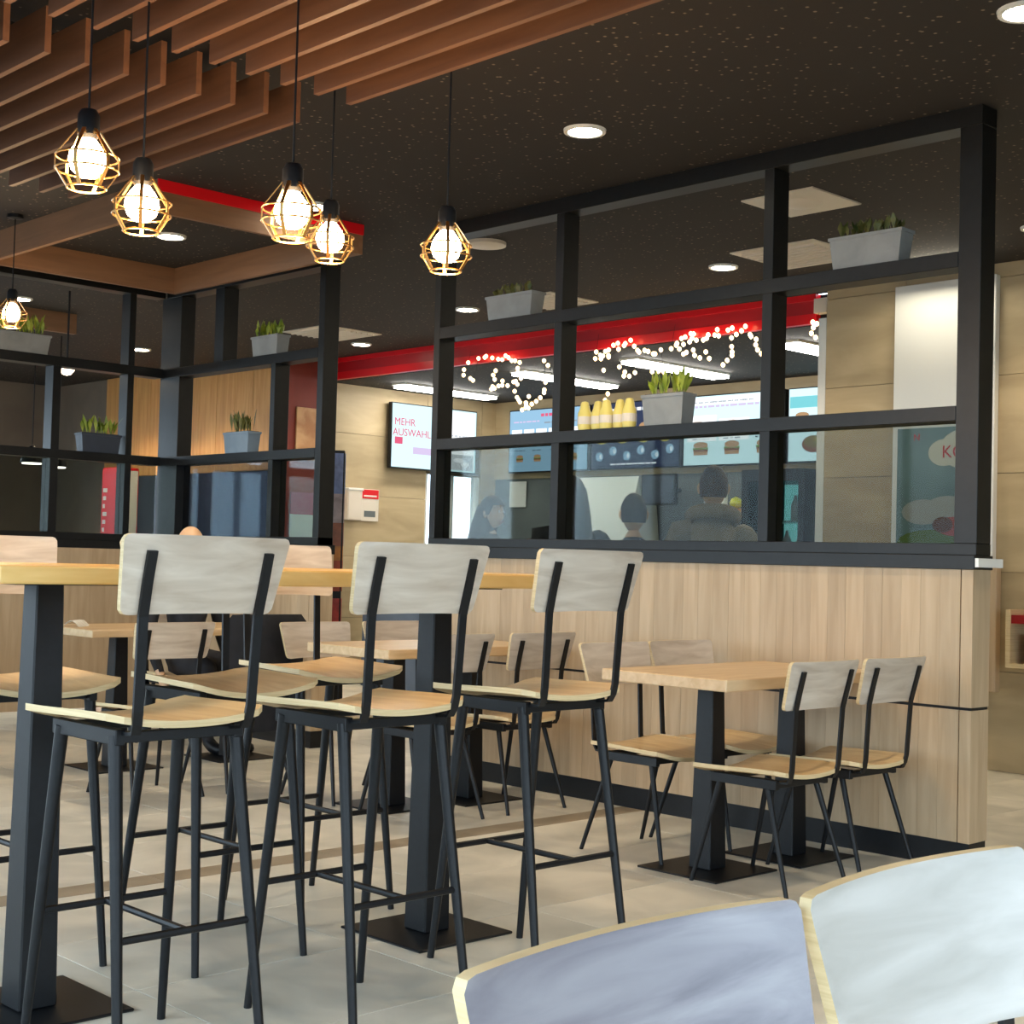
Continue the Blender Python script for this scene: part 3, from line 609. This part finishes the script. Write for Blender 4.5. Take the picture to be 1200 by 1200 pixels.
o = empty('wall_poster', (-11.38, 8.22, 1.35), R(90), 'poster with pink upper half and white lower half on the dark red panel', 'poster')
MB().box(-.17, .17, -.012, .0, .23, .44).build('pink_half', principled('poster_pink', srgb(150, 60, 88), .5), o); MB().box(-.17, .17, -.012, .0, 0, .23).build('white_half', principled('poster_white', srgb(190, 208, 206), .5), o)

# ------------------------------------------------------------------ planters on the shelving
def leaves(n, w, h, mat, parent, z):
    m = MB()
    for i in range(n):
        x = random.uniform(-w, w); y = random.uniform(-.03, .03); a = random.uniform(0, 2*math.pi); ln = random.uniform(.5, 1)*h; lean = random.uniform(.1, .6)*h
        b = Vector((x, y, z)); tip = b+Vector((math.cos(a)*lean, math.sin(a)*lean*.5, ln)); mid = (b+tip)/2 + Vector((0, 0, .1*h)); sd = Vector((-math.sin(a), math.cos(a), 0))*.014
        m.add([b, mid-sd, tip, mid+sd, mid+Vector((0, 0, .004))], [(0, 1, 4), (1, 2, 4), (2, 3, 4), (3, 0, 4)])
    return tag(m.build('foliage', mat, parent), kind='stuff')
def planter(x, y, z, w, rz, lb, mat=leaf_m, h=.12, potm=grey_pot, depth=.10, ph=.10, n=40):
    t = empty('planter', (x, y, z), rz, lb, 'planter')
    a, b, c, d = w/2*.9, depth/2*.85, w/2, depth/2
    m = MB().add([(-a,-b,0),(a,-b,0),(a,b,0),(-a,b,0),(-c,-d,ph),(c,-d,ph),(c,d,ph),(-c,d,ph)], [(0,3,2,1),(4,5,6,7),(0,1,5,4),(1,2,6,5),(2,3,7,6),(3,0,4,7)]).box(-c-.004, c+.004, -d-.004, d+.004, ph-.012, ph+.002)
    m.build('pot', potm, t); MB().box(-c+.01, c-.01, -d+.01, d-.01, ph+.002, ph+.006).build('soil', principled('soil', (.03, .02, .01), 1) if 'soil' not in MATS else MATS['soil'], t)
    leaves(n, w*.4, h, mat, t, ph+.004); return t
yc = FY+.06
planter(-5.70, yc, R1b, .36, 0, 'grey planter on the upper rail of the left bay of the right frame', leaf_dark, .07, ph=.13)
planter(-3.48, yc, R1b, .36, 0, 'grey planter on the upper rail of the right bay', leaf_dark, .08, ph=.14)
planter(-4.60, yc, R2b, .26, 0, 'grey planter with drooping plant on the middle rail beside the yellow bottles', leaf_m, .13, ph=.15)
planter(-8.07, 5.51, R1b, .30, 0, 'grey planter with bright leaves on the upper rail left of the passage', leaf_m, .12, ph=.13)
planter(-8.37, 5.51, R2b, .30, 0, 'blue grey planter on the middle rail left of the passage', leaf_dark, .16, noisy('pot_blue', srgb(112, 132, 150), srgb(122, 142, 160), .5, ns=8), ph=.14)
planter(-9.36, 4.38, R1b, .40, R(90), 'grey planter with bright leaves on the upper rail at far left', leaf_m, .15, ph=.13)
planter(-9.36, 4.98, R2b, .30, R(90), 'dark grey planter with bright leaves on the middle rail at far left', leaf_m, .14, slate_m, ph=.13)
yel_m = principled('yellow_pot', srgb(228, 212, 120), .4); pro = [(.032, 0), (.036, .02), (.036, .085), (.026, .11), (.024, .125), (.018, .145), (.004, .15)]
yb = MB().lathe(pro, 16).mesh('yellow_bottle', yel_m, True)
for k, (x, w_) in enumerate(((-5.14, 'leftmost'), (-5.065, 'second'), (-4.99, 'third'), (-4.915, 'fourth'), (-4.835, 'rightmost'))):
    o = obj('yellow_bottle', yb, None, (x, yc-.02+.02*(k % 2), R2b)); tag(o, w_+' of the pale yellow squeeze bottles on the middle rail', 'bottle', 'yellow bottles on the middle rail')
    MB().lathe([(.037, .03), (.037, .07)], 16).build('paper_label', offwhite, o)

# ------------------------------------------------------------------ chairs and stools (local frame: sitter faces +x)
def seat_mesh(mats, zs):
    def fn(u_, v_):
        s = 2*v_-1; yh = .215; y = s*yh
        xb = -.195-.012*(1-s*s) + .05*max(0, abs(s)-.9)/.1*.5; xf = .215-.022*max(0, abs(s)-.86)/.14
        x = xb+(xf-xb)*u_
        z = zs+.022*abs(s)**2.2 - .012*max(0, u_-.75)*4*(1-abs(s)**2) + .004*math.cos(math.pi*u_)
        y *= (1-.05*(1-u_))
        return (x, y, z), (x, y, z-.016)
    return MB().sheet(fn, 10, 14, 0, 1).mesh('seat', mats, True)
def back_mesh(mats, zb):
    def fn(u_, v_):
        t_ = u_; s = 2*v_-1; h = .175; r_ = .017; d = min(t_, 1-t_)*h
        ins = r_-math.sqrt(max(0, r_*r_-(r_-min(d, r_))**2))
        yh = .197+.021*t_-ins; y = s*yh
        x = -.212-.046*t_+.024*s*s; z = zb+h*t_ - .004*s*s*(1-t_)
        return (x, y, z), (x-.014, y, z)
    def fu(u_, v_):
        q = (1-math.cos(math.pi*u_))/2
        return fn(q, v_)
    return MB().sheet(fu, 12, 16, 0, 1).mesh('backrest', mats, True)
def strap_mesh(zs, sy, zt):
    pts = [(-.02, sy*.135, zs-.024), (-.15, sy*.14, zs-.024), (-.19, sy*.142, zs-.02), (-.200, sy*.145, zs+.0), (-.206, sy*.147, zs+.03), (-.219, sy*.15, zs+.24), (-.236, sy*.152, zs+.31), (-.255, sy*.152, zt)]
    return MB().tube(pts, 0, flat=(.024, .008, (0, 1, 0))).mesh('back_support', black)
def leg_mesh(top, foot, r0_, r1_):
    m = MB().tube([top, foot], [r0_, r1_], 10); return m.mesh('leg', black, True)
def make_seat(name, zs, stool, backmats):
    root = empty(name)
    obj('seat', seat_mesh([seatwood, plyedge], zs), root)
    obj('backrest', back_mesh(backmats, zs+.246), root)
    for sy in (-1, 1): obj('back_support', strap_mesh(zs, sy, zs+.385), root)
    fr = MB()
    for sy in (-1, 1): fr.box(-.15, .15, sy*.155-.012, sy*.155+.012, zs-.05, zs-.014)
    fr.box(-.15, -.13, -.15, .15, zs-.045, zs-.02); fr.box(.11, .13, -.15, .15, zs-.045, zs-.02)
    fr.build('seat_frame', black, root, bevel=.002)
    if stool:
        for sx, tx, fx in ((-1, -.13, -.245), (1, .12, .205)):
            for sy in (-1, 1): obj('leg', leg_mesh((tx, sy*.157, zs-.03), (fx, sy*.185, 0), .0165, .0105), root)
        t_ = (zs-.03-.33)/(zs-.03); bxk, fxk = -.13+(-.115)*t_, .12+.085*t_; yk = .157+.028*t_
        for xx in (bxk, fxk): MB().tube([(xx, -yk, .33), (xx, yk, .33)], .009, 8).build('footrest', black, root, True)
        MB().tube([(bxk, 0, .33), (fxk, 0, .33)], .009, 8).build('footrest', black, root, True)
    else:
        for sx, tx, fx in ((-1, -.10, -.225), (1, .11, .21)):
            for sy in (-1, 1): obj('leg', leg_mesh((tx, sy*.15, zs-.03), (fx, sy*.19, 0), .012, .0085), root)
    return root
stool0 = make_seat('bar_stool', .80, True, [greywood, plyedge]); chair0 = make_seat('dining_chair', .43, False, [greywood, plyedge])
used = {}
def place(proto, x, y, rz, label, group):
    cat = 'stool' if proto is stool0 else 'chair'
    o = copy_tree(proto) if proto.name in used else proto
    used[proto.name] = 1
    o.location = (x, y, 0); o.rotation_euler = (0, 0, R(rz)); tag(o, label, cat, group); return o
gs = 'bar stools around the tall table'; gc = 'chairs around the low tables'
place(stool0, -3.09, 1.80, 180, 'biggest bar stool at left, grey wood back seen from behind', gs)
place(stool0, -3.03, 2.39, 180, 'grey backed bar stool in the middle of the front row of three', gs)
place(stool0, -3.10, 3.08, 180, 'grey backed bar stool at the right end of the front row of three', gs)
place(stool0, -4.02, 1.92, 0, 'bar stool across the tall table, back cut by the left picture edge', gs)
place(stool0, -3.76, 2.43, 0, 'bar stool mostly hidden behind the nearest stool, across the tall table', gs)
place(stool0, -4.05, 3.00, 0, 'bar stool across the tall table, its back between the left and middle stools', gs)
for (x, y, rz, lb) in (
    (-3.30, 4.56, 180, 'low chair at the table by the oak wall, left of the right-hand pair'),
    (-3.30, 5.04, 180, 'low chair nearest to the oak wall corner, right of the pair on the right'),
    (-3.95, 4.66, 0, 'low chair with shaded back, left side of the table by the oak wall'),
    (-3.95, 5.10, 0, 'low chair close to the oak wall, mostly hidden by the nearest low table'),
    (-5.15, 4.42, 180, 'low chair partly hidden behind the middle stool, at the second low table'),
    (-5.15, 4.96, 180, 'low chair seen between the middle and right stools, at the second low table'),
    (-5.80, 4.45, 0, 'low chair facing right behind the second low table, next to the passage'),
    (-5.80, 4.97, 0, 'low chair facing right behind the second low table, nearer to the wall'),
    (-6.40, 3.72, 180, 'low chair with orange seat seen under the back of the nearest stool'),
    (-6.40, 4.24, 180, 'low chair with a black jacket hung over its back'),
    (-7.93, 4.86, 0, 'low chair under the bald man in black, far side of the third table'),
    (-6.70, 2.62, 180, 'low chair at far left under the tall table, nearer one'),
    (-7.95, 2.75, 0, 'low chair at far left under the tall table, on the far side of its table')):
    place(chair0, x, y, rz, lb, gc)
bluelit_wood = noisy('washed_wood_bluish_lit', srgb(104, 98, 108), srgb(160, 156, 160), .3, (9, 1.2, 9), 2.6, 6, .1, (.3, .72), .03)  # washed wood with the bluish light on it put into the colour
daylit_wood = noisy('washed_wood_daylit', srgb(180, 176, 168), srgb(212, 208, 202), .3, (9, 1.2, 9), 2.6, 6, .1, (.3, .72), .03)  # the same washed wood, strong daylight put in as a whiter colour
for (x, y, rz, lb, mat) in ((-.605, .990, 0, 'foreground chair with wooden back tinted as if bluish lit at the bottom edge', bluelit_wood), (-.60, 1.443, 0, 'foreground chair with wooden back whitened as if daylit at the lower right corner', daylit_wood)):
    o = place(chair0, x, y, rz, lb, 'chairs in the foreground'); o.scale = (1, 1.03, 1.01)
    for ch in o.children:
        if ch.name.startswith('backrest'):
            ch.data = ch.data.copy(); ch.data.materials[0] = mat; ch['label'] = 'blue grey washed backrest' if mat is bluelit_wood else 'white washed backrest'

# ------------------------------------------------------------------ tables
def table(name, x0, x1, y0, y1, zt, th, posts, lb, m, base=.195, pw=.05, cat='table'):
    cx, cy = (x0+x1)/2, (y0+y1)/2; t = empty(name, (cx, cy, 0), 0, lb, cat)
    MB().box(x0-cx, x1-cx, y0-cy, y1-cy, zt-th, zt).build('tabletop', m, t, bevel=.004)
    for (px, py) in posts:
        MB().box(px-cx-base, px-cx+base, py-cy-base, py-cy+base, 0, .008).build('base_plate', black, t, bevel=.003)
        a, b = px-cx, py-cy; q, w_ = .052, .038; zc_ = zt-th-.006
        MB().add([(a-q,b-q,.008),(a+q,b-q,.008),(a+q,b+q,.008),(a-q,b+q,.008),(a-w_,b-w_,zc_),(a+w_,b-w_,zc_),(a+w_,b+w_,zc_),(a-w_,b+w_,zc_)], [(0,3,2,1),(4,5,6,7),(0,1,5,4),(1,2,6,5),(2,3,7,6),(3,0,4,7)]).build('post', black, t, bevel=.004)
        MB().box(px-cx-.15, px-cx+.15, py-cy-.15, py-cy+.15, zt-th-.008, zt-th).build('mounting_plate', black, t)
    return t
table('bar_table', -3.93, -3.21, 1.475, 3.41, 1.143, .043, [(-3.585, 1.77), (-3.55, 3.09)], 'tall table with honey coloured top on two black posts, between the stools', tablewood)
table('low_table', -3.93, -3.31, 4.30, 5.36, .77, .045, [(-3.60, 4.58), (-3.57, 5.08)], 'low wooden table by the oak wall, between two pairs of chairs', palewood)
table('low_table', -5.76, -5.14, 4.20, 5.26, .77, .045, [(-5.46, 4.50), (-5.41, 4.96)], 'second low wooden table, seen behind the middle stool', palewood)
table('low_table', -7.62, -6.98, 3.72, 5.12, .77, .04, [(-7.3, 4.05), (-7.3, 4.8)], 'third low table further left, with a white napkin lying on it', palewood)
table('low_table', -7.65, -7.03, 2.1, 3.2, .77, .04, [(-7.34, 2.35), (-7.34, 2.95)], 'low table at the left picture edge beneath the tall table', palewood)
o = MB().sheet(lambda u_, v_: ((u_*.16, v_*.12, .02+.03*math.sin(3*u_+2*v_)), (u_*.16, v_*.12, .018+.03*math.sin(3*u_+2*v_))), 5, 4).build('napkin', white_m, None, loc=(-7.45, 3.80, .752)); tag(o, 'crumpled white paper napkin on the third low table', 'napkin')

jk = MB(); lv = [(.30, .15, .035), (.36, .19, .05), (.5, .215, .055), (.65, .225, .05), (.78, .235, .05), (.85, .232, .048), (.885, .20, .03)]; nn_ = 20; vs = []
for z, hy, hx in lv: vs += [((-.235 - .03*(z-.6)) + hx*math.cos(2*math.pi*i/nn_)*(1+.12*math.sin(5*i+9*z)), hy*math.sin(2*math.pi*i/nn_)*(1+.05*math.sin(3*i+7*z)), z) for i in range(nn_)]
jk.add(vs, [(a*nn_+i, a*nn_+(i+1) % nn_, (a+1)*nn_+(i+1) % nn_, (a+1)*nn_+i) for a in range(len(lv)-1) for i in range(nn_)] + [tuple(range(nn_))[::-1], tuple((len(lv)-1)*nn_+i for i in range(nn_))])
o = jk.build('jacket', noisy('jacket_black', srgb(20, 20, 23), srgb(30, 30, 34), .9, ns=9, bump=.2), None, True, loc=(-6.40, 4.24, 0)); o.rotation_euler = (0, 0, R(180)); tag(o, 'black jacket hanging over a low chair behind the nearest stool', 'jacket')
# ------------------------------------------------------------------ people
def skinned(name, joints, edges, mats, parent, sub=2):
    me = bpy.data.meshes.new(name); me.from_pydata([j[0] for j in joints], edges, [])
    o = bpy.data.objects.new(name, me); col.objects.link(o)
    o.modifiers.new('Skin', 'SKIN'); sv = me.skin_vertices[0].data
    for i, j in enumerate(joints): sv[i].radius = (j[1], j[2] if len(j) > 2 else j[1]); sv[i].use_root = (i == 0)
    s_ = o.modifiers.new('Sub', 'SUBSURF'); s_.levels = sub
    bpy.context.view_layer.update()
    nm = bpy.data.meshes.new_from_object(o.evaluated_get(bpy.context.evaluated_depsgraph_get())); bpy.data.objects.remove(o)
    for m in mats: nm.materials.append(m)
    nm.polygons.foreach_set('use_smooth', [True]*len(nm.polygons))
    return obj(name, nm, parent)
def person(loc, rz, h, lb, top, legs, hair, hairkind='short', sit=False, arms='down', build=1.0, hood=False):
    """local frame: faces +x; origin between the feet (or under the pelvis when seated)"""
    t = empty('person', loc, rz, lb, 'person'); k = h/1.75
    J = []; E_ = []
    def j(p, r_, r2=None): J.append(((p[0]*k, p[1]*k, p[2]*k), r_*k, (r2 or r_)*k)); return len(J)-1
    dz = -.46 if sit else 0; b = build
    pel = j((0, 0, .95+dz), .13*b, .10*b); wa = j((0, 0, 1.1+dz), .135*b, .095*b); ch = j((.0, 0, 1.28+dz), .155*b, .105*b); sh = j((-.01, 0, 1.40+dz), .12*b, .085*b); nk = j((.0, 0, 1.50+dz), .052, .052); hd = j((.012, 0, 1.56+dz), .045)
    E_ += [(pel, wa), (wa, ch), (ch, sh), (sh, nk), (nk, hd)]
    hands = []
    for s in (-1, 1):
        if arms == 'down': pts = [((0, .19*s*b, 1.40+dz), .06), ((-.01, .235*s*b, 1.24+dz), .052), ((.0, .25*s*b, 1.12+dz), .044), ((.08, .25*s*b, .99+dz), .036), ((.13, .24*s*b, .90+dz), .027)]
        else: pts = [((0, .19*s*b, 1.40+dz), .06), ((.03, .24*s*b, 1.25+dz), .052), ((.06, .26*s*b, 1.13+dz), .044), ((.2, .2*s*b, 1.12+dz), .035), ((.3, .14*s*b, 1.16+dz), .026)]
        p = sh
        for q, r_ in pts: i = j(q, r_); E_.append((p, i)); p = i
        d = (Vector(pts[-1][0])-Vector(pts[-2][0])).normalized(); w_ = Vector(pts[-1][0]); sd = Vector((0, 1, 0)).cross(d).normalized() if arms == 'down' else Vector((0, 1, 0))
        palm = w_+d*.06; i = j(tuple(palm), .028, .02); E_.append((p, i)); p = i
        for n_, ln in ((-1.5, .055), (-.5, .07), (.5, .066), (1.5, .05)):
            a = j(tuple(palm+d*.035+sd*n_*.018), .0095); c = j(tuple(palm+d*(.035+ln*.55)+sd*n_*.02+Vector((.008, 0, -.006))), .009); e = j(tuple(palm+d*(.035+ln)+sd*n_*.02+Vector((.014, 0, -.016))), .008); E_ += [(p, a), (a, c), (c, e)]
        a = j(tuple(w_+d*.03-sd*.035+Vector((.01, 0, 0))), .011); c = j(tuple(w_+d*.065-sd*.052+Vector((.02, 0, 0))), .009); E_ += [(p, a), (a, c)]
        if sit: L_ = [((.06, .09*s, .50), .09), ((.42, .1*s, .50), .065), ((.44, .1*s, .28), .052), ((.43, .1*s, .08), .038), ((.5, .1*s, .04), .038), ((.6, .1*s, .03), .03)]
        else: L_ = [((0, .09*s, .84), .092), ((.0, .095*s, .52), .062), ((-.01, .1*s, .32), .055), ((-.02, .1*s, .09), .04), ((.05, .1*s, .045), .042), ((.14, .1*s, .03), .032)]
        p = pel
        for q, r_ in L_: i = j(q, r_); E_.append((p, i)); p = i
    body = skinned('body', J, E_, [top, legs, skin, black], t, 1)
    zc = 1.535+dz; hips = .97+dz
    for pl in body.data.polygons:
        c = pl.center/k
        wrist = (abs(c.y) > .2 and c.x > .10 and arms == 'down' and c.z < .92+dz) or (arms != 'down' and c.x > .29 and c.z > 1.08+dz and c.z < 1.3+dz)
        pl.material_index = 2 if (c.z > zc-.03 and abs(c.y) < .1) or wrist else (3 if c.z < .075 else (1 if c.z < hips and (abs(c.y) < .19 or c.z < .8+dz) else 0))
    hc = Vector((.02, 0, 1.655+dz))*k
    n1, n2 = 18, 20; H = MB(); rings = []
    for a in range(n1+1):
        th = math.pi*a/n1; row = []
        for c in range(n2):
            ph = 2*math.pi*c/n2; X = math.sin(th)*math.cos(ph); Y_ = math.sin(th)*math.sin(ph); Z_ = math.cos(th)
            x = X*.097; y = Y_*.077*(1-.16*max(0, -Z_)); z = Z_*.118
            if X > .5: x -= .01*(X-.5); 
            if X > .8 and abs(Y_) < .25 and -.35 < Z_ < .05: x += .022*(1-abs(Y_)/.25)*(1 if Z_ < -.08 else .5)   # nose
            if X > .7 and .02 < Z_ < .2 and .2 < abs(Y_) < .5: x -= .007                                            # eye sockets
            if X > .5 and Z_ < -.62: x += .012                                                                       # chin
            row.append((hc.x+x*k, hc.y+y*k, hc.z+z*k))
        rings.append(row)
    vs = [v for q in rings for v in q]
    H.add(vs, [(a*n2+c, a*n2+(c+1) % n2, (a+1)*n2+(c+1) % n2, (a+1)*n2+c) for a in range(n1) for c in range(n2)])
    head = H.build('head', skin, t, True)
    for s in (-1, 1):
        ear = MB().lathe([(.006*k, -.03*k), (.014*k, -.01*k), (.016*k, .012*k), (.006*k, .03*k)], 8).build('ear', skin, head, True, loc=(hc.x-.005, hc.y+s*.078*k, hc.z-.008))
        MB().lathe([(.003*k, -.008*k), (.009*k, 0), (.003*k, .008*k)], 8).build('eye', white_m, head, True, loc=(hc.x+.088*k, hc.y+s*.03*k, hc.z+.012*k))
    MB().box(.088*k, .096*k, -.024*k, .024*k, -.068*k, -.060*k).build('mouth', principled('lip', srgb(160, 84, 76), .5) if 'lip' not in MATS else MATS['lip'], head, loc=tuple(hc))
    if hair:
        hm = noisy('hair_'+hair, *( (srgb(34, 26, 22), srgb(48, 38, 32)) if hair == 'dark' else (srgb(74, 54, 42), srgb(96, 72, 56)) ), .55, ns=30) if 'hair_'+hair not in MATS else MATS['hair_'+hair]
        HB = MB(); nr = 12; rows = []
        for a in range(nr+1):
            row = []
            for c in range(n2):
                ph = 2*math.pi*c/n2; front = math.cos(ph)
                lim = 1.15 if front > .35 else (1.7 if front > -.2 else 2.05)
                th = lim*a/nr; X = math.sin(th)*math.cos(ph); Y_ = math.sin(th)*math.sin(ph); g_ = 1.09 if hairkind == 'short' else 1.16
                row.append((hc.x+X*.097*g_*k, hc.y+Y_*.077*g_*k, hc.z+math.cos(th)*.118*g_*k))
            rows.append(row)
        HB.add([v for q in rows for v in q], [(a*n2+c, a*n2+(c+1) % n2, (a+1)*n2+(c+1) % n2, (a+1)*n2+c) for a in range(nr) for c in range(n2)])
        if hairkind == 'long':
            HB.tube([(hc.x-.03*k, hc.y, hc.z+.04*k), (hc.x-.07*k, hc.y, hc.z-.1*k), (hc.x-.10*k, hc.y, hc.z-.25*k), (hc.x-.11*k, hc.y, hc.z-.42*k)], [.085*k, .1*k, .11*k, .06*k], 14)
        HB.build('hair', hm, t, True)
    if hood:
        MB().tube([(hc.x-.02+.11*k*math.cos(a), hc.y+.12*k*math.sin(a), hc.z-(.165+.03*math.cos(a))*k) for a in [math.pi*.2+i*math.pi*1.6/10 for i in range(11)]], [.02*k]+[.042*k]*9+[.02*k], 10).build('hood', top, t, True)
    return t
def cloth(n, c, d): return noisy(n, srgb(*c), srgb(*d), .9, ns=9, bump=.1)
grey_cl = cloth('grey_hoodie', (142, 136, 122), (158, 152, 138)); dark_cl = cloth('dark_cloth', (30, 30, 34), (42, 42, 46)); jeans = cloth('dark_jeans', (34, 42, 58), (44, 52, 70)); brown_cl = cloth('brown_cloth', (84, 70, 60), (98, 84, 72))
person((-5.06, 6.42, 0), R(128), 1.72, 'man in a grey hoodie standing with his back turned, seen through the glass', grey_cl, jeans, 'brown', 'short', hood=True, arms='fwd', build=1.05)
person((-5.29, 6.02, 0), R(136), 1.55, 'dark haired person seen from behind through the glass, left of the hoodie', dark_cl, jeans, 'dark', 'short')
person((-6.12, 6.40, 0), R(150), 1.68, 'dark dressed person half hidden by the frame post, facing the long haired woman', dark_cl, jeans, 'dark', 'long', build=1.1)
person((-7.30, 6.82, 0), R(10), 1.60, 'woman with long brown hair in profile at the left end of the glass', brown_cl, jeans, 'brown', 'long')
person((-7.95, 4.87, 0), R(0), 1.80, 'bald man in black seated at the third low table, head just above a stool back', dark_cl, dark_cl, None, sit=True)
